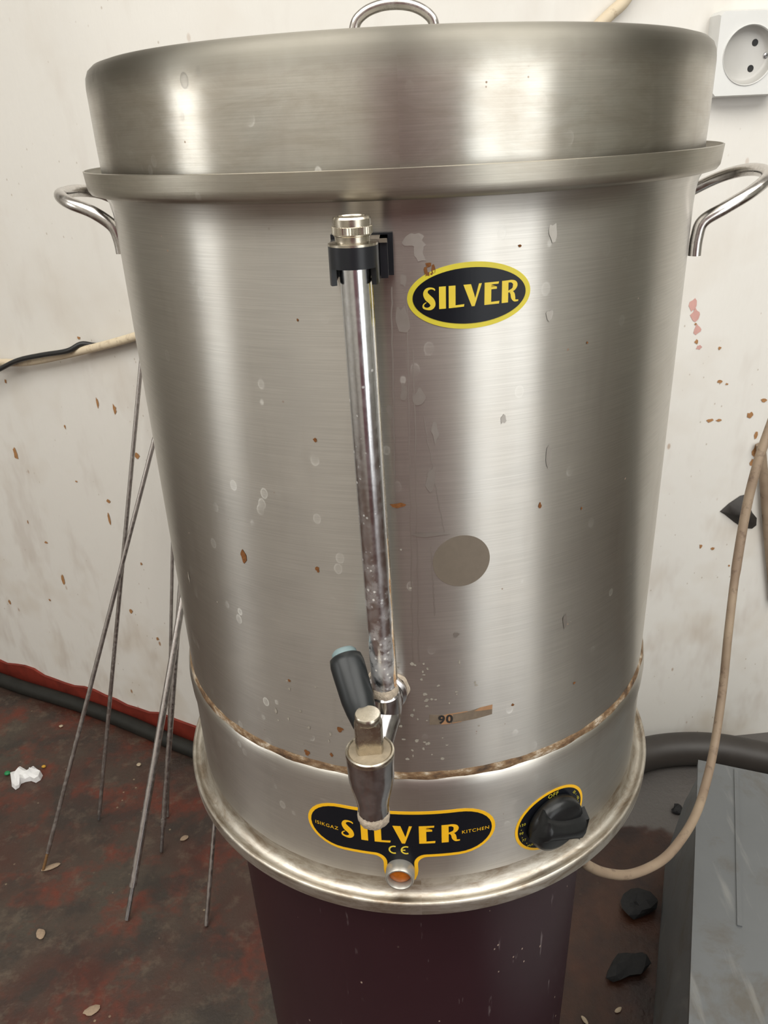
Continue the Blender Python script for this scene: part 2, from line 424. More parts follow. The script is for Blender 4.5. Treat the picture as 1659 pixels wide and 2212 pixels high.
M['room_dark'] = plain('far_wall_olive_paint', (.27, .265, .23), .7, 0, .06, 3)
M['ceiling'] = plain('ceiling_paint', (.70, .68, .64), .8, 0, .04, 3)
M['person_standin'] = plain('maroon_standin', (.14, .06, .07), .45, 0, .15, 5)
M['frame'] = plain('door_frame_paint', (.45, .42, .36), .5, 0, .1, 5)

# ------------------------------------------------------------------ the room
def struct(name, bm, mat, parent=None):
    o = from_bm(name, bm, mat, parent, False)
    if parent is None: o['kind'] = 'structure'
    return o
X0, X1, Y0, ZC = -2.6, 3.25, -2.5, 2.7
CORNER = Vector((-.25, .655))
WL_d = Vector((.8983, -.4395)); WR_d = Vector((1, .116)).normalized()
WL_A = CORNER - WL_d*((CORNER.x-X0)/WL_d.x); WR_B = CORNER + WR_d*((X1-CORNER.x)/WR_d.x)
# one plastered wall that bends gently behind the urn
ca = CORNER - WL_d*.26; cb = CORNER + WR_d*.48
line = [WL_A] + [ca*(1-t)**2 + CORNER*2*t*(1-t) + cb*t*t for t in [i/24 for i in range(25)]] + [WR_B]
bm = bmesh.new(); fr = [[bm.verts.new((p.x, p.y, z)) for z in (0, ZC)] for p in line]; bk = [[bm.verts.new((p.x, p.y+.14, z)) for z in (0, ZC)] for p in line]
for i in range(len(line)-1):
    bm.faces.new((fr[i][0], fr[i+1][0], fr[i+1][1], fr[i][1])); bm.faces.new((bk[i][0], bk[i][1], bk[i+1][1], bk[i+1][0]))
    bm.faces.new((fr[i][0], bk[i][0], bk[i+1][0], fr[i+1][0])); bm.faces.new((fr[i][1], fr[i+1][1], bk[i+1][1], bk[i][1]))
for i in (0, -1): bm.faces.new((fr[i][0], fr[i][1], bk[i][1], bk[i][0]))
wb = from_bm('wall_back', bm, M['wall'], None, True, 40); wb['kind'] = 'structure'
nL = Vector((-.4395, -.8983, 0)); PL = Vector((CORNER.x, CORNER.y, 0))
nR = Vector((WR_d.y, -WR_d.x, 0)); PR = PL
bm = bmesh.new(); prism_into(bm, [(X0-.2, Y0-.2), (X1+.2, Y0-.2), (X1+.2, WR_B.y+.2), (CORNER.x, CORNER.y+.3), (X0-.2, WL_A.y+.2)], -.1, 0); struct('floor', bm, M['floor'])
bm = bmesh.new(); prism_into(bm, [(X0-.2, Y0-.2), (X1+.2, Y0-.2), (X1+.2, WR_B.y+.2), (CORNER.x, CORNER.y+.3), (X0-.2, WL_A.y+.2)], ZC, ZC+.1); struct('ceiling', bm, M['ceiling'])
def holed_wall(name, axis, pos, lo, hi, holes, mat, thick=.12):
    """upright wall across x (axis 'y', at y=pos) or y (axis 'x') made of solid pieces round its openings"""
    bm = bmesh.new(); cuts = sorted({lo, hi, *[h[0] for h in holes], *[h[1] for h in holes]})
    def pc(a, b, z0, z1):
        if z1-z0 < 1e-4: return
        if axis == 'y': prism_into(bm, [(a, pos-thick), (b, pos-thick), (b, pos), (a, pos)], z0, z1)
        elif pos < 0: prism_into(bm, [(pos-thick, a), (pos, a), (pos, b), (pos-thick, b)], z0, z1)
        else: prism_into(bm, [(pos, a), (pos+thick, a), (pos+thick, b), (pos, b)], z0, z1)
    for a, b in zip(cuts, cuts[1:]):
        h = [q for q in holes if q[0] <= a+1e-6 and q[1] >= b-1e-6]
        if h: pc(a, b, 0, h[0][2]); pc(a, b, h[0][3], ZC)
        else: pc(a, b, 0, ZC)
    return struct(name, bm, mat)
holed_wall('wall_front', 'y', Y0, X0, X1, [(.95, 3.0, .02, 2.43)], M['room_wall'])
holed_wall('wall_side_left', 'x', X0, Y0, WL_A.y, [(-1.05, -.45, 1.0, 2.1)], M['room_wall'])
holed_wall('wall_side_right', 'x', X1, Y0, WR_B.y, [], M['room_dark'])
# unseen maroon slab added to stand in for the person reflected in the urn
bm = bmesh.new(); prism_into(bm, [(-.42, Y0), (.86, Y0), (.86, Y0+.05), (-.42, Y0+.05)], 0, 2.2); bevel(bm, .006)
dr = struct('person_standin_1', bm, M['person_standin'])
for z0, z1 in ((.15, .95), (1.1, 2.05)):
    for xa, xb in ((-.30, .16), (.28, .74)):
        bm = bmesh.new(); prism_into(bm, [(xa, Y0+.05), (xb, Y0+.05), (xb, Y0+.062), (xa, Y0+.062)], z0, z1); bevel(bm, .004); struct('standin_panel', bm, M['person_standin'], dr)
# frame posts of the shop opening
bm = bmesh.new()
for xa in (.93, 1.78, 2.96): prism_into(bm, [(xa, Y0-.1), (xa+.07, Y0-.1), (xa+.07, Y0+.06), (xa, Y0+.06)], .02, 2.43)
prism_into(bm, [(.93, Y0-.1), (3.03, Y0-.1), (3.03, Y0+.06), (.93, Y0+.06)], 2.39, 2.47)

struct('trim_1', bm, M['frame'])
# unseen ceiling slabs, added to back the overhead fill lights
for cx_ in (1.25, -1.20):
    bm = bmesh.new(); prism_into(bm, [(cx_-1.15, -2.15), (cx_+1.15, -2.15), (cx_+1.15, -.05), (cx_-1.15, -.05)], 2.64, ZC); bevel(bm, .006)
    struct('trim_2' if cx_ > 0 else 'trim_3', bm, M['frame'])
# red painted strip at the foot of the left wall
def wl(s, off=0, z=0):        # plan point on the left wall, s metres left of the corner
    q = CORNER - WL_d*s; return Vector((q.x + nL.x*off, q.y + nL.y*off, z))
bm = bmesh.new()
N = 70; top = []; rnd = random.Random(3)
for i in range(N+1):
    s = .02 + 2.3*i/N
    h = .052 + .006*math.sin(i*.9) + rnd.uniform(-.004, .004)
    top.append((wl(s, .004, 0), wl(s, .005, h), wl(s, .0, h+.001)))
vv = [[bm.verts.new(p) for p in row] for row in top]
for i in range(N):
    for k in range(2): bm.faces.new((vv[i][k], vv[i+1][k], vv[i+1][k+1], vv[i][k+1]))
struct('baseboard_left', bm, M['baseboard'])

# rust and grease marks on the wall
M['wall_mark'] = plain('rusty_wall_mark', (.36, .18, .07), .7, 0, .5, 200)
M['wall_mark_pale'] = plain('yellowed_wall_mark', (.60, .50, .34), .7, 0, .2, 60)
M['wall_mark_pink'] = plain('pink_wall_mark', (.60, .34, .30), .7, 0, .2, 60)
def wall_marks(name, items, mat, P, n, d2, seed, lift):
    rnd = random.Random(seed); bm = bmesh.new(); t = Vector((d2.x, d2.y, 0))
    for px, py, wx, wz in items:
        c = at_plane(px, py, P+n*lift, n); k = 10
        bm.faces.new([bm.verts.new(c + t*(wx*(1+rnd.uniform(-.4, .3))*math.cos(2*PI*i/k)) + Vector((0, 0, wz*(1+rnd.uniform(-.4, .3))*math.sin(2*PI*i/k)))) for i in range(k)])
    o = from_bm(name, bm, mat, wb, False); o['kind'] = 'stuff'
wall_marks('wall_specks', [(1505, 738, .003, .004), (1555, 752, .0025, .003), (1555, 824, .004, .003), (1570, 830, .0025, .002), (1533, 908, .006, .0035), (1553, 908, .005, .0025), (1620, 897, .006, .006), (1633, 940, .003, .009), (1632, 975, .006, .013), (1625, 1000, .004, .006), (1650, 865, .006, .003), (1503, 700, .002, .002), (1514, 1180, .003, .005), (1540, 1185, .004, .003), (1575, 1222, .002, .002)], M['wall_mark'], PR, nR, WR_d, 3, .0010)
wall_marks('wall_pink_marks', [(1497, 660, .006, .010), (1502, 680, .007, .010), (1506, 712, .006, .010), (1510, 750, .005, .004)], M['wall_mark_pink'], PR, nR, WR_d, 5, .0006)
wall_marks('wall_specks', [(33, 980, .006, .016), (210, 870, .003, .010), (247, 884, .005, .009), (136, 1252, .004, .014), (234, 1083, .005, .004), (12, 824, .003, .005), (170, 730, .004, .003), (99, 1172, .005, .003), (236, 1122, .003, .012), (296, 985, .006, .006), (305, 1218, .003, .003), (60, 1128, .002, .004), (283, 1320, .004, .006), (107, 1296, .003, .003), (340, 1380, .004, .004), (165, 1040, .003, .002), (140, 922, .002, .004), (20, 1300, .004, .006)], M['wall_mark'], PL, nL, WL_d, 9, .0010)

# ------------------------------------------------------------------ drum under the urn
drum = empty('drum', (0, 0, 0), 'dark maroon plastic drum that the steel urn stands on', 'drum')
dx = -.008
prof = [(0, .0), (.135, .0), (.146, .006), (.152, .03), (.156, .18), (.160, .36), (.163, .52), (.165, .64), (.166, .675), (.163, .690), (.155, .6985), (0, .6985)]
lathe('drum_shell', prof, M['drum'], drum, 96, (dx, 0, 0), sharp=60)
lathe('bottom_hoop', [(.1525, .018), (.1575, .020), (.1580, .034), (.1530, .037)], M['drum'], drum, 96, (dx, 0, 0))

# ------------------------------------------------------------------ the urn
urn = empty('tea_urn', (0, 0, ZB-.0015), 'large brushed steel tea urn with front tap, standing on maroon drum', 'urn')
Z = ZB
def zp(prof): return [(r, z+Z) for r, z in prof]
body = lathe('body', zp([(.180, .114), (.1895, .114), (.190, .118), (.190, .20), (.190, .30), (.190, .40), (.190, .452), (.1905, .460), (.1917, .4665), (.1940, .4712)]), M['steel'], urn, 192, sharp=60)
rim = lathe('gutter_rim', zp([(.1938, .4712), (.1985, .4714), (.2012, .4722), (.2026, .4742), (.2031, .4775), (.2038, .485), (.2028, .4853), (.2020, .478), (.199, .4748), (.1935, .4745), (.190, .472)]), M['steel_rim'], urn, 192, sharp=60)
base = lathe('base_shell', zp([(.188, .116), (.1905, .1155), (.1925, .112), (.1932, .106), (.1928, .095), (.1915, .085), (.1915, .030), (.1915, .020)]), M['steel_base'], urn, 192, sharp=70)
lathe('base_flange', zp([(.1915, .022), (.1921, .0160), (.1938, .0118), (.1965, .0094), (.1990, .0092), (.2006, .0104), (.2020, .0112), (.2034, .0106), (.2040, .0090), (.2037, .0002), (.150, .0002)]), M['steel_flange'], urn, 192, sharp=60)
def seam_mod(r, z, a): return r + .0004*math.sin(a*37)*math.sin(a*11+1)
lathe('seam_grime', zp([(.1899, .1195), (.1907, .1182), (.1912, .1165), (.1916, .1148), (.1912, .1135)]), M['grime'], urn, 192, sharp=80, rmod=seam_mod)

# --- things wrapped on the cylinder: (u,v) metres round/up from (azimuth, height)
def wrap(bm, az, z, rad, lift):
    for v in bm.verts:
        a = R(az) + v.co.x/rad; rr = rad + lift + v.co.z
        v.co = Vector((rr*math.sin(a), -rr*math.cos(a), z + v.co.y))
def slice_u(bm, step=.004):
    xs = [v.co.x for v in bm.verts]
    x = math.floor(min(xs)/step)*step
    while x < max(xs):
        bmesh.ops.bisect_plane(bm, geom=bm.verts[:]+bm.edges[:]+bm.faces[:], plane_co=(x, 0, 0), plane_no=(1, 0, 0)); x += step
def poly_bm(polys, thick=.00015):
    bm = bmesh.new()
    for P in polys:
        vs = [bm.verts.new((x, y, 0)) for x, y in P]
        try: bm.faces.new(vs)
        except ValueError: pass
    bmesh.ops.triangulate(bm, faces=bm.faces[:])
    for f in bm.faces:
        f.normal_update()
        if f.normal.z < 0: f.normal_flip()
    return bm
def sticker(name, polys, mat, az, z, rad, lift, parent, thick=.00012):
    bm = poly_bm(polys); slice_u(bm)
    r = bmesh.ops.extrude_face_region(bm, geom=bm.faces[:])
    for v in [g for g in r['geom'] if isinstance(g, bmesh.types.BMVert)]: v.co.z += thick
    wrap(bm, az, z+Z, rad, lift)
    return from_bm(name, bm, mat, parent, False)
def ellipse(a, b, n=72, cx=0, cy=0): return [(cx+a*math.cos(2*PI*i/n), cy+b*math.sin(2*PI*i/n)) for i in range(n)]
def ribbon(path, n=6):
    P = smooth_path([(x, y, w_) for x, y, w_ in path], n); Lf, Rt = [], []
    for i, p in enumerate(P):
        t = (P[min(i+1, len(P)-1)] - P[max(i-1, 0)]); d = Vector((t.x, t.y)).normalized(); nn = Vector((-d.y, d.x))
        Lf.append((p.x+nn.x*p.z/2, p.y+nn.y*p.z/2)); Rt.append((p.x-nn.x*p.z/2, p.y-nn.y*p.z/2))
    return [[Lf[i], Lf[i+1], Rt[i+1], Rt[i]] for i in range(len(P)-1)]
GLYPH = {
 'S': (.66, ribbon([(.20, .34, .03), (.07, .25, .06), (.07, .12, .09), (.22, .05, .10), (.40, .07, .17), (.50, .20, .24), (.44, .38, .29), (.27, .55, .30), (.17, .73, .23), (.22, .89, .15), (.38, .955, .09), (.55, .92, .07), (.60, .85, .05)])),
 'I': (.32, [[(0, 0), (.32, 0), (.32, 1), (0, 1)]]),
 'L': (.72, [[(0, 0), (.72, .02), (.74, .13), (.32, .11), (.32, 1), (0, 1)]]),
 'V': (.88, [[(0, 1), (.36, 1), (.57, .36), (.74, 1), (.88, 1), (.54, 0), (.40, 0)]]),
 'E': (.72, [[(0, 0), (.72, .0), (.74, .12), (.33, .11), (.33, .68), (.60, .68), (.60, .78), (.33, .78), (.33, .90), (.68, .90), (.70, 1), (0, 1)]]),
 'R': (.84, [[(0, 0), (.32, 0), (.32, 1), (0, 1)]] + ribbon([(.28, .95, .10), (.48, .945, .12), (.63, .86, .20), (.66, .73, .23), (.56, .57, .15), (.30, .485, .08)]) + ribbon([(.40, .50, .08), (.53, .38, .20), (.58, .20, .21), (.66, .06, .11), (.84, .05, .07)])),
}
def word(txt, h, gap, wscale=1.0, centre=True):
    x = 0; out = []
    for ch in txt:
        wd, polys = GLYPH[ch]
        for p in polys: out.append([(x+a*h*wscale, b*h) for a, b in p])
        x += wd*h*wscale + gap - (.16*h if ch == 'L' else 0)
    x -= gap
    return [[(a-x/2, b-h/2) for a, b in p] for p in out], x
def font_bm(txt, size, cx=0, cy=0, rot=0, sx=1.0, bold=0.0):
    cu = bpy.data.curves.new('t', 'FONT'); cu.body = txt; cu.size = size; cu.align_x = 'CENTER'; cu.align_y = 'CENTER'; cu.offset = bold
    cu.resolution_u = 3; cu.space_character = 1.12
    ob = bpy.data.objects.new('t', cu); COL.objects.link(ob)
    dg = bpy.context.evaluated_depsgraph_get(); dg.update()
    me = bpy.data.meshes.new_from_object(ob.evaluated_get(dg))
    bpy.data.objects.remove(ob); bpy.data.curves.remove(cu)
    bm = bmesh.new(); bm.from_mesh(me); bpy.data.meshes.remove(me)
    c, s = math.cos(rot), math.sin(rot)
    for v in bm.verts:
        x, y = v.co.x*sx, v.co.y; v.co = Vector((cx + x*c - y*s, cy + x*s + y*c, 0))
    return bm
def print_text(name, items, mat, az, z, rad, lift, parent):
    big = bmesh.new()
    for it in items:
        b = font_bm(*it[0], **it[1]); me = bpy.data.meshes.new('x'); b.to_mesh(me); b.free(); big.from_mesh(me); bpy.data.meshes.remove(me)
    wrap(big, az, z+Z, rad, lift)
    return from_bm(name, big, mat, parent, False)

# oval badge
badge = sticker('oval_badge', [ellipse(.0316, .0162)], M['sticker_lemon'], 10.0, .4250, .190, .0001, urn)
sticker('badge_face', [ellipse(.0289, .0136)], M['sticker_black'], 10.0, .4250, .190, .00026, badge)
ws, wd = word('SILVER', .0108, .00145, 1.0)
wk = .0492/wd
sticker('lettering', [[(a*wk, b + a*.02) for a, b in p] for p in ws], M['sticker_yellow'], 10.1, .4252, .190, .00042, badge, .00008)

# base label with the neck round the pilot light
def label_outline(off):
    hw, hh, zc = .0668-off, .0213-off, .0645
    pts = []
    rad = hh
    n = 16
    for i in range(n+1):                                   # right end
        a = PI/2 - PI*i/n; pts.append((hw-rad*1.25+rad*1.25*math.cos(a), zc+rad*math.sin(a)))
    nw, fr = .0120-off, .007+off*.6
    for i in range(9):                                     # fillet right
        a = PI/2 + (PI/2)*i/8; pts.append((nw+fr+fr*math.cos(a), zc-hh-fr+fr*math.sin(a)))
    for x, y in ((nw+.0002, .030), (nw-.0004, .026), (nw-.002, .0215+off*.4), (nw-.005, .0190+off)): pts.append((x, y))
    for x, y in ((-nw+.005, .0190+off), (-nw+.002, .0215+off*.4), (-nw+.0004, .026), (-nw-.0002, .030)): pts.append((x, y))
    for i in range(9):
        a = (PI/2)*i/8; pts.append((-nw-fr+fr*math.cos(a), zc-hh-fr+fr*math.sin(a)))
    for i in range(n+1):
        a = -PI/2 - PI*i/n; pts.append((-hw+rad*1.25+rad*1.25*math.cos(a), zc+rad*math.sin(a)))
    return [(x, y) for x, y in pts]
LAZ = -4.15
lab = sticker('base_label', [label_outline(0)], M['label_yellow'], LAZ, 0, .1915, .0001, urn)
sticker('label_face', [label_outline(.0026)], M['sticker_black'], LAZ, 0, .1915, .00026, lab)
ws, wd = word('SILVER', .0162, .0046, .94); wk = .083/wd
sticker('lettering', [[(a*wk, b+.0645) for a, b in p] for p in ws], M['label_yellow'], LAZ, 0, .1915, .00042, lab, .00008)
print_text('maker_print', [(('ISIKGAZ', .0044, -.0523, .0632, -.06), dict(bold=0.0))], M['label_yellow'], LAZ, 0, .1915, .0005, lab)
print_text('kitchen_print', [(('KITCHEN', .0043, .0525, .0642, .02), dict(bold=0.0))], M['label_yellow'], LAZ, 0, .1915, .0005, lab)
def arc_rib(cx, cy, r, a0, a1, w_): return ribbon([(cx+r*math.cos(a0+(a1-a0)*i/8), cy+r*math.sin(a0+(a1-a0)*i/8), w_) for i in range(9)], 3)
ce = arc_rib(-.0042, .0500, .0033, R(70), R(290), .0011) + arc_rib(.0042, .0500, .0033, R(65), R(295), .0011) + [[(.0012, .0495), (.0036, .0495), (.0036, .0505), (.0012, .0505)]]
sticker('conformity_mark', ce, M['sticker_yellow'], LAZ, 0, .1915, .00042, lab, .00008)

# pilot light
def radial_frame(az, z, rad):
    """matrix whose +Z points outward from the cylinder"""
    a = R(az); n = Vector((math.sin(a), -math.cos(a), 0)); t = Vector((math.cos(a), math.sin(a), 0)); up = Vector((0, 0, 1))
    mt = Matrix((t, up, n)).transposed().to_4x4(); mt.translation = n*rad + Vector((0, 0, z+Z)); return mt
mt = radial_frame(LAZ-.1, .0310, .1915)
pl = lathe('pilot_light', [(.0100, 0), (.0102, .006), (.0100, .0085), (.0094, .0095), (.0086, .0096), (.0080, .0088), (.0078, .004), (0, .004)], M['dull_alu'], urn, 48, mtx=mt, sharp=35)
lathe('amber_lens', [(.0078, .0045), (.0070, .0052), (.004, .0058), (0, .006)], M['amber'], pl, 32, mtx=mt)

# dial plate and knob
DAZ, DZ = 29.55, .0515
dial = sticker('dial_plate', [ellipse(.0306, .0272)], M['label_yellow'], DAZ, DZ, .1915, .0001, urn)
sticker('dial_face', [ellipse(.0284, .0250)], M['sticker_black'], DAZ, DZ, .1915, .00026, dial)
items = [(('OFF', .0050, 0, .0222, 0), {})]
for ang, tx in ((38, '30'), (14, '60'), (-194, '120'), (-174, '90'), (-154, '77'), (-130, 'MAX')):
    a = R(ang); items.append(((tx, .0032, .0258*math.cos(a), .0225*math.sin(a), a-PI/2 if ang > -90 else 0), {}))
for ang in (30, 22, 6, -2, -184, -164, -144):
    a = R(ang); items.append((('.', .006, .0258*math.cos(a), .0225*math.sin(a)+.001, 0), {}))
tag(print_text('dial_markings', items, M['sticker_lemon'], DAZ, DZ, .1915, .0005, dial), kind='stuff')
mt = radial_frame(DAZ, DZ, .1915)
knob = lathe('control_knob', [(.0215, .0012), (.0220, .0025), (.0218, .0065), (.0205, .0095), (.0170, .0112), (.0, .0118)], M['knob_black'], urn, 64, mtx=mt, sharp=50)
bm = bmesh.new()                                            # wing grip across the knob
rows = []
for i in range(15):
    t = -1 + 2*i/14
    hw = .0060 + .0030*abs(t)**2; hgt = .0125 if abs(t) > .95 else .0195 - .002*t*t
    x = t*.0212
    rows.append([bm.verts.new(p) for p in ((x, -hw*1.5, .006), (x, -hw, .014), (x, -hw*.55, hgt-.0008), (x, 0, hgt), (x, hw*.55, hgt-.0008), (x, hw, .014), (x, hw*1.5, .006))])
for a_, b_ in zip(rows, rows[1:]):
    for k in range(6): bm.faces.new((a_[k], a_[k+1], b_[k+1], b_[k]))
bm.faces.new(rows[0]); bm.faces.new(rows[-1])
rotg = Matrix.Rotation(R(-24), 4, 'Z')
for v in bm.verts: v.co = mt @ (rotg @ v.co)
from_bm('grip', bm, M['knob_black'], knob, True, 55)

# sight tube with bracket and knurled cap
TT = Vector((-.0219, -.2197, 0)); TB = Vector((-.0180, -.2193, 0))
tube('sight_tube', [TB+Vector((0, 0, Z+.206)), TB.lerp(TT, .5)+Vector((0, 0, Z+.33)), TT+Vector((0, 0, Z+.458))], .0070, M['chrome'], urn, 40)
gl = bmesh.new()                                            # slot strip on the right of the tube
tube_into(gl, [TB+Vector((.0062, .0030, Z+.215)), TT+Vector((.0062, .0030, Z+.440))], .0017, 8)
from_bm('gauge_slot', gl, M['cap_nickel'], urn)
lm = lathe('limescale_ring', [(.0071, .2135), (.0077, .2120), (.0080, .2090), (.0074, .2065), (.006, .206)], M['lime'], urn, 40, TB+Vector((0, 0, Z)), rmod=lambda r, z, a: r*(1+.03*math.sin(5*a)+.02*math.sin(13*a)))
bm = bmesh.new()                                            # lime and rust crust down the tube's right side
rnd = random.Random(5); cr = []
for i in range(41):
    z = .2125 + .095*i/40; c = TB.lerp(TT, (z-.206)/.252)
    wid = (1-i/40)**.7*1.0 + .12
    row = []
    for k in range(6):
        a = R(38) - wid*.55*(k/5) + rnd.uniform(-.05, .05) - .15*math.sin(i*.5)
        rr = .0070 + (.0004 if 0 < k < 5 else .00002)
        row.append(bm.verts.new((c.x+rr*math.cos(a-.45), c.y+rr*math.sin(a-.45), Z+z)))
    cr.append(row)
for a_, b_ in zip(cr, cr[1:]):
    for k in range(5): bm.faces.new((a_[k], a_[k+1], b_[k+1], b_[k]))
def crust_mat():
    t = NT('rusty_lime_crust'); ob = t.coord('Object', (1, 1, .4))
    n = t.noise(ob, 190, 5, .7)
    t.color(t.ramp(n, [(.35, (.60, .55, .47)), (.5, (.52, .38, .24)), (.6, (.36, .18, .07)), (.7, (.55, .48, .38))])); t.rough(.8); t.bump(n, .5, .0006); return t.m
M['crust'] = crust_mat()
from_bm('tube_crust', bm, M['crust'], urn)
cap_o = TT + Vector((0, 0, Z))
lathe('tube_collar', [(.0112, .4553), (.0112, .4563), (.0090, .4568), (.0078, .4568), (.0078, .4590)], M['cap_nickel'], urn, 40, cap_o)
bm = bmesh.new()
lathe_into(bm, [(.0079, .4575), (.0080, .4592), (.0085, .4596), (.0085, .4600)], 60, cap_o)
kn = 96
lathe_into(bm, [(.0085, .4600), (.0088, .4602), (.0088, .4632), (.0085, .4634)], kn, cap_o, rmod=lambda r, z, a: r + (.00030 if int(round(a/(2*PI)*kn)) % 2 else 0))
lathe_into(bm, [(.0085, .4634), (.0085, .4664), (.0080, .4673), (.0064, .4675), (.0062, .4671), (0, .4671)], 60, cap_o)
from_bm('tube_cap', bm, M['cap_nickel'], urn, True, 25)
br = bmesh.new()                                            # bracket: ring round the tube, side cheeks, block to the body
def ringpoly(r1, r2, a0, a1, n=24):
    o = [(r2*math.cos(a0+(a1-a0)*i/n), r2*math.sin(a0+(a1-a0)*i/n)) for i in range(n+1)]
    i_ = [(r1*math.cos(a1-(a1-a0)*i/n), r1*math.sin(a1-(a1-a0)*i/n)) for i in range(n+1)]
    return o + i_
def addp(poly, z0, z1, off=(0, 0)):
    prism_into(br, [(TT.x+x+off[0], TT.y+y+off[1]) for x, y in poly], Z+z0, Z+z1)
addp(ringpoly(.0073, .0112, R(-185), R(5)), .4460, .4553)
addp([(-.0112, 0), (-.0073, 0), (-.0073, .022), (-.0112, .022)], .4460, .4553)
addp([(.0073, 0), (.0112, 0), (.0112, .0305), (.0073, .0305)], .4460, .4553)
addp(ringpoly(.0088, .0112, R(-185), R(-152), 6), .4385, .4460)
addp(ringpoly(.0088, .0112, R(-28), R(5), 6), .4385, .4460)
addp([(-.0112, 0), (-.0088, 0), (-.0088, .022), (-.0112, .022)], .4385, .4460)
addp([(.0088, 0), (.0112, 0), (.0112, .030), (.0088, .030)], .4385, .4460)
brk = from_bm('tube_bracket', br, M['black_plastic'], urn, True, 35)
bm = bmesh.new()                                            # wall plate behind the bracket
prism_into(bm, [(TT.x-.012, -.1935), (TT.x+.0175, -.1945), (TT.x+.0175, -.1885), (TT.x-.012, -.1865)], Z+.4375, Z+.4570); bevel(bm, .001)
from_bm('bracket_wall_plate', bm, M['black_plastic'], brk)
bm = bmesh.new(); prism_into(bm, [(TT.x+.0115, -.2085), (TT.x+.0150, -.2085), (TT.x+.0150, -.1935), (TT.x+.0115, -.1935)], Z+.4385, Z+.4562); bevel(bm, .0006)
from_bm('bracket_rib', bm, M['black_plastic'], brk)
bm = bmesh.new(); prism_into(bm, [(TT.x-.0075, -.2090), (TT.x+.0150, -.2100), (TT.x+.0150, -.1905), (TT.x-.0075, -.1895)], Z+.4545, Z+.4562); bevel(bm, .0004)
from_bm('bracket_top', bm, M['residue'], brk)

# tap
TC = Vector((-.0262, -.2490, Z))
tap = lathe('tap_body', [(0, .1915), (.0118, .1915), (.0126, .1918), (.0134, .1912), (.0136, .1895), (.0134, .1850), (.0131, .1760), (.0128, .1715), (.0118, .1660), (.0104, .1600), (.0093, .1545), (.0089, .1500), (.0089, .1470)], M['tap_metal'], urn, 64, TC, sharp=50)
lathe('top_disc', [(.0119, .1915), (.0117, .1921), (0, .1924)], M['tap_disc'], tap, 48, TC)
lathe('top_rim', [(.0118, .1916), (.0126, .1924), (.0135, .1920), (.0138, .1908), (.0136, .1894)], M['cap_nickel'], tap, 64, TC)
lathe('spout_lip', [(.0089, .1475), (.0094, .1450), (.0092, .1412), (.0084, .1400), (.0072, .1402), (.0070, .1500)], M['lime'], tap, 48, TC, rmod=lambda r, z, a: r*(1+.02*math.sin(7*a)+.02*math.sin(17*a)))
# neck from the urn wall to the tap
na = R(-5.6); nw = Vector((math.sin(na)*.189, -math.cos(na)*.189, Z+.187))
tube('tap_neck', smooth_path([nw, TB+Vector((.0005, .004, Z+.193)), TB+Vector((-.003, -.010, Z+.188)), TC+Vector((.001, .006, .1805)), TC+Vector((0, .001, .1795))], 8), [.0092]*33, M['tap_metal'], tap, 28)
mt = radial_frame(-5.6, .1865, .190)
lathe('wall_nut', [(.0128, -.001), (.0138, .0015), (.0136, .0045), (.0118, .0060), (.0118, .0105), (.0098, .0110), (0, .0110)], M['tap_metal'], tap, 6*6, mtx=mt, sharp=30)
lathe('nut_lime', [(.0150, -.0002), (.0146, .0012), (.0134, .0018)], M['lime'], tap, 48, mtx=mt, rmod=lambda r, z, a: r*(1+.03*math.sin(4*a)+.03*math.sin(9*a)))
lathe('tube_socket', [(.0088, .188), (.0090, .2000), (.0086, .2070), (.0070, .2085)], M['tap_metal'], tap, 40, TB+Vector((0, 0, Z)))
# stem: square-flatted boss with a domed pin on top
bm = bmesh.new()
lathe_into(bm, [(.0076, .1918), (.0078, .1930), (.0078, .2095), (.0078, .2115), (.0070, .2140)], 48, TC)
sd = Vector((.10, -.995, 0)).normalized(); st = Vector((-sd.y, sd.x, 0))
for v in bm.verts:                                          # flat towards the front
    q = v.co - TC; d = q.x*sd.x + q.y*sd.y
    if d > .0046 and q.z < .2115: v.co -= Vector((sd.x, sd.y, 0))*(d-.0046)
stem = from_bm('lever_stem', bm, M['cap_nickel'], tap, True, 28)
lathe('stem_pin', [(.0066, .2125), (.0071, .2140), (.0071, .2168), (.0066, .2174), (0, .2175)], M['cap_nickel'], tap, 40, TC)
a_ = TC + Vector((-.002, .004, .2060)); e_ = at_z(744, 1413, Z+.2315)
ld = (e_-a_).normalized()
tube('lever', [a_, a_+ld*.008, a_.lerp(e_, .35), a_.lerp(e_, .7), e_-ld*.006, e_-ld*.002, e_], [.0068, .0084, .0093, .0098, .0099, .0092, .0062], M['lever_black'], tap, 32)
tube('lever_tip', [e_-ld*.003, e_+ld*.0012, e_+ld*.0028, e_+ld*.0034], [.0076, .0072, .0056, .0025], M['lever_tip'], tap, 24)

# carrying handles
def handle(pts): return tube('side_handle', smooth_path(pts, 8), .0041, M['handle_steel'], urn, 16)
H = lambda x, y, z: (x, y, Z+z)
handle([H(.1895, -.046, .4185), H(.1897, -.046, .430), H(.1925, -.0462, .4395), H(.2055, -.0455, .4470), H(.2230, -.0400, .4555), H(.2375, -.0260, .4625), H(.2420, -.006, .4655), H(.2385, .016, .4650), H(.2260, .030, .4600), H(.2080, .0380, .4500), H(.1950, .0410, .4410), H(.1905, .0415, .430), H(.1900, .0415, .4185)])
handle([H(-.1845, -.044, .434), H(-.1850, -.044, .4430), H(-.1880, -.0440, .4515), H(-.2000, -.0420, .4600), H(-.2160, -.0350, .4655), H(-.2275, -.020, .4690), H(-.2320, -.002, .4700), H(-.2290, .020, .4700), H(-.2180, .034, .4665), H(-.2030, .0410, .4570), H(-.1920, .0430, .4480), H(-.1880, .0430, .438), H(-.1878, .0430, .426)])

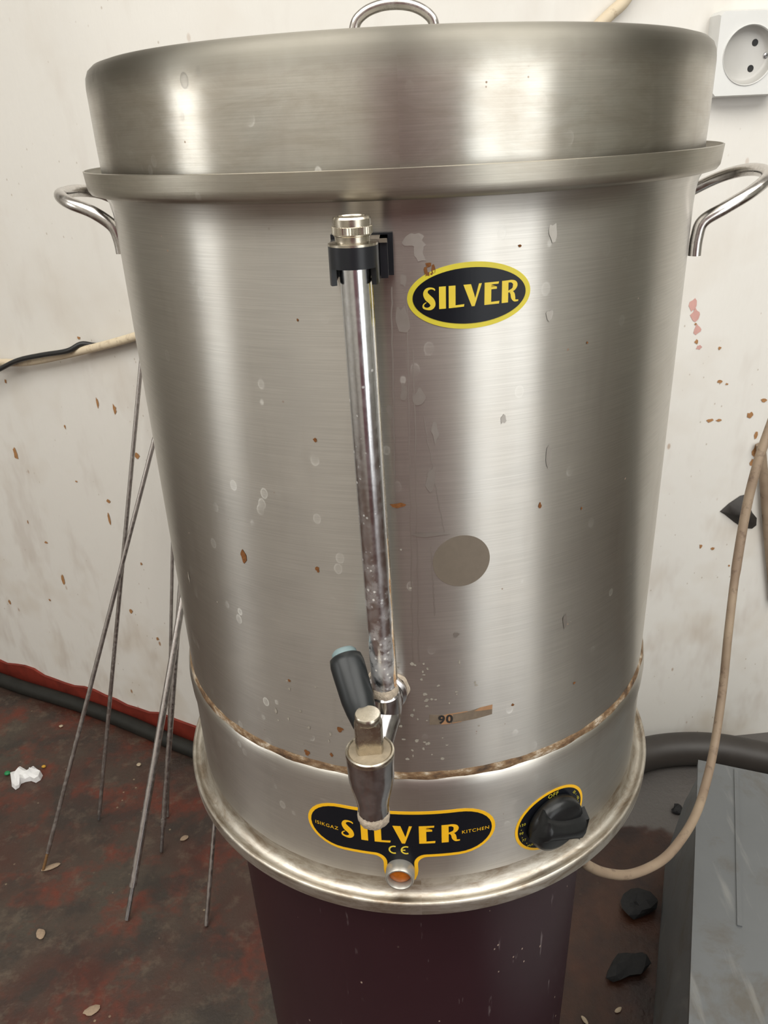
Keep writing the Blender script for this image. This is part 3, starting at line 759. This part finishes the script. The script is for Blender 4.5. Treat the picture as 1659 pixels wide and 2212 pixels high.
# marks on the body: glue circle, torn price label, rust specks
sticker('glue_circle', [ellipse(.0168, .0166)], M['residue'], 8.67, .2754, .190, .00005, urn, .00005)
jag = [(-.0204, -.0052), (-.012, -.0056), (0, -.0048), (.010, -.0042), (.0203, -.0028), (.0204, .0048), (.012, .0040), (.006, .0028), (-.003, .0022), (-.012, .0018), (-.0204, .0028)]
tl_ = sticker('torn_label', [jag], M['paper'], 8.65, .1636, .190, .00005, urn, .00008)
sticker('torn_paper', [[(-.0130, -.0056), (-.0070, -.0056), (-.0055, .0010), (-.0068, .0022), (-.0125, .0016), (-.0132, -.001)], [(.0085, .0020), (.0203, .0012), (.0204, .0048), (.0120, .0042)], [(-.006, -.0056), (0, -.0050), (0, -.0046), (-.006, -.0050)], [(-.010, .0014), (.004, .0024), (.004, .0030), (-.010, .0022)]], M['paper_orange'], 8.65, .1636, .190, .00016, tl_, .00006)
print_text('printed_number', [(('90', .0088, -.0102, -.0018, 0), dict(bold=.0003))], M['ink'], 8.65, .1636, .190, .0004, tl_)
def cyl_at(px, py, rad):
    d = fwd + c_r*((px-829.5)/F_PX) - c_u*((py-1106)/F_PX)
    a = d.x*d.x+d.y*d.y; b = c_o.x*d.x+c_o.y*d.y; c = c_o.x**2+c_o.y**2-rad*rad
    P = c_o + d*((-b-math.sqrt(b*b-a*c))/a); return math.degrees(math.atan2(P.x, -P.y)), P.z-Z
def speck_polys(items, seed):
    rnd = random.Random(seed); bm_all = bmesh.new()
    for px, py, wx, wz in items:
        az, z = cyl_at(px, py, .190)
        n = 11; P = [((1+rnd.uniform(-.45, .3))*wx*math.cos(2*PI*i/n), (1+rnd.uniform(-.45, .3))*wz*math.sin(2*PI*i/n)) for i in range(n)]
        b = poly_bm([P]); wrap(b, az, z+Z, .190, .00022)
        me = bpy.data.meshes.new('x'); b.to_mesh(me); b.free(); bm_all.from_mesh(me); bpy.data.meshes.remove(me)
    return bm_all
rs = [(527, 1202, .0030, .0045), (860, 1091, .0040, .0016), (681, 950, .0011, .0013), (686, 1229, .0013, .0020), (936, 456, .0011, .0013), (926, 572, .0020, .0012), (920, 585, .0010, .0022), (936, 582, .0009, .0022), (928, 592, .0018, .0009), (1166, 1092, .0010, .0020), (643, 691, .0007, .0007), (1123, 531, .0010, .0006), (735, 1575, .0022, .0026), (663, 1625, .0020, .0024), (716, 1630, .0012, .0016), (1240, 1475, .0010, .0010), (1108, 1522, .0011, .0009), (1268, 740, .0007, .0007), (1256, 1098, .0006, .0009), (625, 1470, .0010, .0010)]
tag(from_bm('rust_specks', speck_polys(rs, 4), M['rust'], urn, False), kind='stuff')
rnd = random.Random(11); wsx = [(408, 1245, .001, .0045), (470, 1300, .0009, .0006), (620, 1470, .0012, .001), (596, 1535, .0012, .0022), (886, 1270, .0009, .001), (866, 1187, .0007, .0007)]
for _ in range(60): wsx.append((rnd.gauss(880, 60), rnd.uniform(1430, 1640), rnd.uniform(.0004, .0014), rnd.uniform(.0004, .0016)))
for _ in range(14): wsx.append((rnd.uniform(600, 780), rnd.uniform(1480, 1640), rnd.uniform(.0004, .001), rnd.uniform(.0005, .0018)))
tag(from_bm('scale_specks', speck_polys(wsx, 9), M['speck'], urn, False), kind='stuff')
dr_ = [(893, 520, .006, .004), (905, 545, .003, .006), (871, 605, .0016, .0035), (868, 690, .004, .007), (930, 1040, .0028, .009), (905, 860, .003, .005), (940, 935, .002, .006), (843, 890, .002, .004), (1187, 680, .0022, .003), (1195, 500, .003, .005), (1185, 985, .0018, .006), (925, 1155, .010, .0016), (1220, 1340, .002, .005), (1088, 905, .002, .003), (872, 850, .0018, .005), (985, 1370, .002, .002)]
t = NT('milky_water_mark'); t.color(t.mix(t.noise(t.coord('Object'), 300, 3), (.46, .43, .385), (.53, .50, .455))); t.set(Metallic=1.0); t.rough(.44); M['watermark'] = t.m
tag(from_bm('water_marks', speck_polys(dr_, 21), M['watermark'], urn, False), kind='stuff')

bm = bmesh.new(); rnd = random.Random(31)                   # thin dried runs down the front
for x0, x1, ya, yb, wd_ in ((880, 891, 640, 1430, .0005), (893, 905, 760, 1430, .0005), (915, 960, 900, 1150, .0004), (930, 940, 1180, 1330, .0004), (846, 853, 620, 1080, .0008)):
    pr = None
    for i in range(41):
        q = i/40; az, z = cyl_at(x0+(x1-x0)*q+rnd.uniform(-1.6, 1.6), ya+(yb-ya)*q, .190)
        cur = [bm.verts.new((.19018*math.sin(R(az)+e), -.19018*math.cos(R(az)+e), z+Z)) for e in (-wd_/.38, wd_/.38)]
        if pr: bm.faces.new((pr[0], pr[1], cur[1], cur[0]))
        pr = cur
tag(from_bm('drip_marks', bm, M['watermark'], urn, False), kind='stuff')

# ------------------------------------------------------------------ lid
lid = empty('steel_lid', (0, 0, Z+.4752), 'domed steel lid with wire handle resting inside the urn rim', 'lid')
lathe('lid_shell', zp([(.1912, .4752), (.1928, .4752), (.1930, .480), (.1934, .500), (.1935, .5285), (.1933, .5310), (.1928, .5342), (.1912, .5378), (.1880, .5404), (.183, .5418), (.16, .5432), (.10, .5448), (0, .5455)]), M['steel_lid'], lid, 192, sharp=70)
hp = [at_y(x, y, 0.0) for x, y in ((764, 82), (766, 58), (784, 30), (818, 13), (858, 8), (896, 14), (926, 32), (938, 56), (939, 80))]
hp[0].z = hp[-1].z = Z+.5445
tube('lid_handle', smooth_path(hp, 8), .0034, M['handle_steel'], lid, 18)

# ------------------------------------------------------------------ skewers leaning on the left wall
def skewer(b_px, t_px, rad, label, tip=None, rust=False):
    b = at_z(*b_px, 0.0); tpt = at_plane(*t_px, PL + nL*(rad*1.3), nL)
    e = empty('metal_skewer', b, label, 'skewer', 'metal skewers leaning by the left wall')
    d = (tpt-b).normalized(); q = b + Vector((0, 0, rad*.6))
    if tip:
        k = q + d*tip
        tube('skewer_tip', [q, k+d*.004], rad*.68, M['rod_rust'] if rust else M['rod_tip'], e, 10)
        tube('skewer_shaft', [k, k.lerp(tpt, .5), tpt], rad, M['rod'], e, 12)
    else:
        tube('skewer_shaft', [q, q.lerp(tpt, .5), tpt], rad, M['rod'], e, 12)
skewer((94, 1881), (372, 800), .0040, 'thin steel skewer farthest left at its foot, crossing another', .035, True)
skewer((214, 1772), (309, 741), .0038, 'thin steel skewer second from the left, behind the crossing one', .012)
skewer((275, 1990), (430, 1090), .0062, 'thickest steel skewer, its foot nearest the viewer left of drum', .055)
skewer((349, 1842), (408, 1030), .0052, 'dark skewer with narrow tip standing just behind the thickest one', .050)
skewer((362, 1765), (376, 1020), .0032, 'thin skewer mostly hidden behind the two thick skewers')
skewer((446, 2001), (520, 1090), .0038, 'skewer nearest the drum, its foot showing below the urn base')

# ------------------------------------------------------------------ hoses at the foot of the walls
hl = [wl(s, .026 + .006*math.sin(s*9), .0165) for s in (.12, .3, .45, .6, .8, 1.0, 1.25, 1.5, 1.8, 2.2)]
tag(tube('floor_hose', smooth_path(hl, 6), .0160, M['hose'], None, 14), 'dusty black hose lying along the red strip at left wall foot', 'hose')
hr = [at_z(x, y, .033) for x, y in ((1330, 1655), (1390, 1630), (1440, 1620), (1500, 1617), (1560, 1621), (1620, 1632), (1680, 1645), (1740, 1662))]
tag(tube('thick_hose', smooth_path(hr, 6), .033, M['hose_thick'], None, 20), 'thick dark rubber hose curving along right wall foot behind the metal chest', 'hose')

# ------------------------------------------------------------------ cords
def cordw(name, px, P, n, off, rad, mat, label, seg=12):
    pts = [at_plane(x, y, P+n*o, n) for (x, y), o in zip(px, off if isinstance(off, (list, tuple)) else [off]*len(px))]
    return tag(tube(name, smooth_path(pts, 8), rad, mat, None, seg), label, 'cord')
cordw('power_cord', [(-60, 786), (0, 783), (50, 783), (110, 773), (180, 757), (240, 742), (285, 729), (340, 712), (400, 700)], PL, nL, .0175, .0072, M['cord_wall'], 'cream power cord slung across the left wall behind the urn')
cordw('thin_black_cord', [(-60, 830), (0, 797), (40, 778), (90, 767), (145, 758), (176, 743), (208, 746), (250, 741), (330, 716)], PL, nL, [.031, .031, .031, .031, .030, .0175, .0048, .0046, .0046], .0045, M['cord_black'], 'thin black cord twisted round the cream cord at far left')
cordw('cream_cord', [(1385, -60), (1350, 0), (1322, 27), (1290, 58), (1240, 108), (1180, 180), (1120, 300)], PR, nR, .009, .0085, M['cord_wall'], 'short length of cream cord on the wall above the lid')
pc = [at_z(x, y, z) for x, y, z in ((1238, 1838, .475), (1268, 1868, .42), (1310, 1886, .385), (1365, 1888, .36), (1430, 1858, .35), (1475, 1808, .35), (1506, 1752, .355), (1528, 1680, .365), (1545, 1600, .39), (1562, 1480, .45), (1573, 1370, .52))]
pc += [at_y(x, y, yy) for x, y, yy in ((1590, 1230, .44), (1612, 1100, .48), (1634, 1010, .50), (1655, 945, .52), (1690, 850, .55))]
tag(tube('hanging_cord', smooth_path(pc, 8), [.0060]*11*8 + [.0068]*(4*8+9), M['cord'], None, 14), 'grubby beige cord hanging in a loop from urn base at right', 'cord')
cordw('second_cord', [(1643, 960), (1648, 1010), (1654, 1090), (1661, 1180), (1672, 1300)], PR, nR, .010, .0080, M['cord'], 'dark dusty cord hanging at right edge beside the beige cord')

# ------------------------------------------------------------------ wall socket
def wall_frame(px, py, off=0.0):
    p = at_plane(px, py, PR + nR*off, nR); t = Vector((WR_d.x, WR_d.y, 0)); up = Vector((0, 0, 1))
    mt = Matrix((t, up, nR)).transposed().to_4x4(); mt.translation = p; return mt
SD = .030
mt = wall_frame(1627, 118, SD)
pA = at_plane(1556, 22, PR+nR*SD, nR); pB = at_plane(1536, 211, PR+nR*SD, nR)
inv = mt.inverted(); la, lb_ = inv @ pA, inv @ pB
xl, yt, yb = (la.x+lb_.x)/2, la.y, lb_.y
half = (yt-yb)/2; xr = xl + 2*half
sk = empty('wall_socket', (mt @ Vector((0, 0, -SD))), 'white surface mounted wall socket beside the lid', 'socket')
dr1 = (inv @ at_plane(1627, 182, PR+nR*SD, nR)).y; dr2 = (inv @ at_plane(1627, 54, PR+nR*SD, nR)).y
DR = (dr2-dr1)/2; cy = (dr1+dr2)/2; cx = (inv @ at_plane(1564, 118, PR+nR*SD, nR)).x + DR
bm = bmesh.new()
n = 64; sq = []; cc = []
for i in range(n):
    a = 2*PI*(i+.5)/n; c, s = math.cos(a), math.sin(a); k = 1/max(abs(c), abs(s))
    X = (xl+xr)/2 + half*k*c; Y = (yt+yb)/2 + half*k*s
    sq.append((X, Y)); cc.append((cx+DR*c, cy+DR*s))
rows = []
for ring, z in ((sq, -SD-.001), (sq, -.004), ([((x-(xl+xr)/2)*.97+(xl+xr)/2, (y-(yt+yb)/2)*.97+(yt+yb)/2) for x, y in sq], 0), ([(cx+(x-cx)*1.05, cy+(y-cy)*1.05) for x, y in cc], 0), ([(cx+(x-cx)*1.03, cy+(y-cy)*1.03) for x, y in cc], .0015), (cc, 0), (cc, -.003)):
    rows.append([bm.verts.new(mt @ Vector((x, y, z))) for x, y in ring])
for a_, b_ in zip(rows, rows[1:]):
    for i in range(n): j = (i+1) % n; bm.faces.new((a_[i], a_[j], b_[j], b_[i]))
from_bm('socket_plate', bm, M['socket'], sk, True, 35)
mtd = mt @ Matrix.Translation((cx, cy, 0))
lathe('socket_dish', [(DR, -.0005), (DR*.97, -.006), (DR*.90, -.011), (DR*.80, -.013), (0, -.013)], M['socket_dish'], sk, 64, mtx=mtd, sharp=50)
for px, py in ((1631, 92), (1621, 148)):
    q = inv @ at_plane(px, py, PR+nR*(SD-.013), nR)
    lathe('pin_hole', [(DR*.125, .0002), (DR*.12, .0006), (DR*.115, .0004), (0, .0003)], M['hole'], sk, 24, mtx=mt @ Matrix.Translation((q.x, q.y, -.013)))
q = inv @ at_plane(1655, 120, PR+nR*(SD-.013), nR); ms = mt @ Matrix.Translation((q.x, q.y, -.013))
sc_ = lathe('screw', [(DR*.135, 0), (DR*.13, .0012), (DR*.10, .0022), (0, .0025)], M['screw'], sk, 24, mtx=ms)
for rt in (R(20), R(110)):
    bm = bmesh.new(); prism_into(bm, [(-DR*.08, -DR*.016), (DR*.08, -DR*.016), (DR*.08, DR*.016), (-DR*.08, DR*.016)], .0020, .0027, ms @ Matrix.Rotation(rt, 4, 'Z')); from_bm('screw_slot', bm, M['hole'], sc_)

# ------------------------------------------------------------------ dark pointed scrap on the right wall
ctr = at_plane(1600, 1106, PR+nR*.003, nR); mw = Matrix((Vector((WR_d.x, WR_d.y, 0)), Vector((0, 0, 1)), nR)).transposed().to_4x4(); mw.translation = ctr
im = mw.inverted(); oc = [im @ at_plane(x, y, PR+nR*.003, nR) for x, y in ((1556, 1106), (1576, 1088), (1600, 1072), (1612, 1069), (1618, 1085), (1626, 1108), (1636, 1120), (1635, 1136), (1626, 1143), (1606, 1142), (1586, 1128), (1566, 1112))]
bm = bmesh.new()
cen = bm.verts.new(mw @ Vector((.006, .0, .014)))
mid = [bm.verts.new(mw @ Vector((p.x*.55, p.y*.55, .010))) for p in oc]; out = [bm.verts.new(mw @ Vector((p.x, p.y, -.002))) for p in oc]
bot = bm.verts.new(mw @ Vector((0, 0, -.0028)))
for i in range(len(oc)):
    j = (i+1) % len(oc)
    bm.faces.new((cen, mid[i], mid[j])); bm.faces.new((mid[i], out[i], out[j], mid[j])); bm.faces.new((out[i], bot, out[j]))
tag(from_bm('leaf_scrap', bm, M['scrap'], None, True, 60), 'dark pointed leaf shaped scrap stuck on white wall behind beige cord', 'scrap')

# ------------------------------------------------------------------ metal chest at the right
HT = .25
ch = empty('metal_chest', at_z(1600, 2000, 0), 'stained grey galvanised metal chest on the floor at right edge', 'chest')
tn, tf = at_z(1492, 2330, HT), at_z(1512, 1700, HT)        # near and far points of the left top edge
dv = (tf-tn); dv.z = 0; dv.normalize(); sv = Vector((dv.y, -dv.x, 0))       # sv points right
far = tf + dv*.06; near = tn - dv*.25
def chp(s, along, z): # s metres to the right of the left top edge, along from the far end
    q = far + sv*s - dv*along; return Vector((q.x, q.y, z))
Ln = (far-near).length
def chest_box(name, s0, s1, a0, a1, z0, z1, bw=.003):
    bm = bmesh.new()
    poly = [chp(s0, a0, 0), chp(s1, a0, 0), chp(s1, a1, 0), chp(s0, a1, 0)]
    prism_into(bm, [(p.x, p.y) for p in poly], z0, z1); bevel(bm, bw)
    return from_bm(name, bm, M['galv'], ch)
SB = (at_z(1412, 2192, 0)-far).dot(sv)
bm = bmesh.new()                                            # body with a side that leans out to the floor
sec = [(SB, .0), (SB+.002, .05), (-.035 if SB < -.05 else SB*.5, .16), (.004, HT-.012), (.55, HT-.012), (.55, 0)]
ends = [[bm.verts.new(chp(s_, al, z_)) for s_, z_ in sec] for al in (.004, Ln-.004)]
for i in range(len(sec)): j = (i+1) % len(sec); bm.faces.new((ends[0][i], ends[0][j], ends[1][j], ends[1][i]))
bm.faces.new(ends[0]); bm.faces.new(ends[1]); bevel(bm, .003)
from_bm('chest_body', bm, M['galv'], ch)
chest_box('chest_lid', -.004, .556, -.002, Ln, HT-.014, HT, .004)
chest_box('lid_seam', .05, .056, .004, .30, HT-.002, HT+.0025, .001)

# ------------------------------------------------------------------ charcoal and litter on the floor
tag(blob('charcoal_lump', at_z(1372, 1966, 0), (.040, .034, .018), M['char'], 1, None, 1.3, 2, facet=True), 'larger black charcoal lump against the metal chest', 'charcoal', 'charcoal lumps on the floor')
tag(blob('charcoal_lump', at_z(1352, 2090, 0), (.046, .034, .010), M['char'], 2, None, 1.3, 2, (0, 0, .8), True), 'flat black charcoal lump halfway between drum and chest', 'charcoal', 'charcoal lumps on the floor')
tag(blob('charcoal_lump', at_z(1462, 1752, 0), (.018, .014, .008), M['char'], 6, None, 1.0, 2, facet=True), 'small charcoal crumb on grey floor behind beige cord', 'charcoal', 'charcoal lumps on the floor')
# crumpled white scrap
bm = bmesh.new(); rnd = random.Random(8)
outl = [(26, 1700), (24, 1684), (32, 1671), (46, 1666), (60, 1668), (66, 1666), (78, 1669), (86, 1668), (93, 1676), (88, 1686), (78, 1692), (68, 1688), (56, 1690), (46, 1694), (42, 1702), (34, 1707)]
ws_ = [at_z(x, y, 0) for x, y in outl]; cen = sum(ws_, Vector())/len(ws_)
lo = [bm.verts.new(p + Vector((0, 0, .001))) for p in ws_]; hi = [bm.verts.new(p.lerp(cen, .08) + Vector((0, 0, .010+rnd.uniform(-.004, .010)))) for p in ws_]
mi = [bm.verts.new(p.lerp(at_z(48+ (p.x-cen.x)*250, 1680, 0), .55) + Vector((0, 0, .014+rnd.uniform(-.006, .008)))) for p in ws_]
n = len(ws_)
for i in range(n):
    j = (i+1) % n
    bm.faces.new((lo[i], lo[j], hi[j], hi[i])); bm.faces.new((hi[i], hi[j], mi[j], mi[i]))
bmesh.ops.contextual_create(bm, geom=[e for e in bm.edges if e.is_boundary and all(v in mi for v in e.verts)])
tag(from_bm('paper_scrap', bm, M['white_scrap'], None, True, 25), 'crumpled white paper scrap on the floor at far left', 'paper')
tag(blob('pellet', at_z(17, 1673, 0), (.0065, .006, .004), M['green'], 3, None, .1), 'tiny green pellet on the floor beside white paper scrap', 'pellet')
tag(blob('pellet', at_z(95, 1658, 0), (.005, .004, .003), M['yellow_dot'], 4, None, .2), 'tiny orange yellow pellet on the floor right of paper scrap', 'pellet')
for (x, y, sx, sy, mt_, lb2, s) in (
    (110, 1874, .026, .010, 'tan_flake', 'tan paint flake on floor at the leftmost skewer foot', 11),
    (132, 1570, .008, .006, 'crumb', 'pale crumb on floor just below the black hose, far left', 12),
    (300, 1653, .008, .009, 'crumb', 'pale crumb on floor between second and thickest skewers', 13),
    (397, 1812, .014, .009, 'tan_flake', 'tan flake on floor between the dark skewer and urn base', 14),
    (90, 2018, .012, .020, 'tan_flake', 'tan flake on floor below the leftmost skewer foot', 15),
    (196, 2186, .022, .012, 'tan_flake', 'large pale flake on floor at the bottom left', 16),
    (1336, 2183, .011, .005, 'crumb', 'pale husk on dark floor below the flat charcoal lump', 17),
    (1262, 2205, .005, .012, 'crumb', 'pale husk on dark floor beside the drum bottom right', 18)):
    tag(blob('floor_flake', at_z(x, y, 0), (sx*.7, sy*.7, .0025), M[mt_], s, None, .5, 2, (0, 0, .5)), lb2, 'flake', 'flakes on the floor')
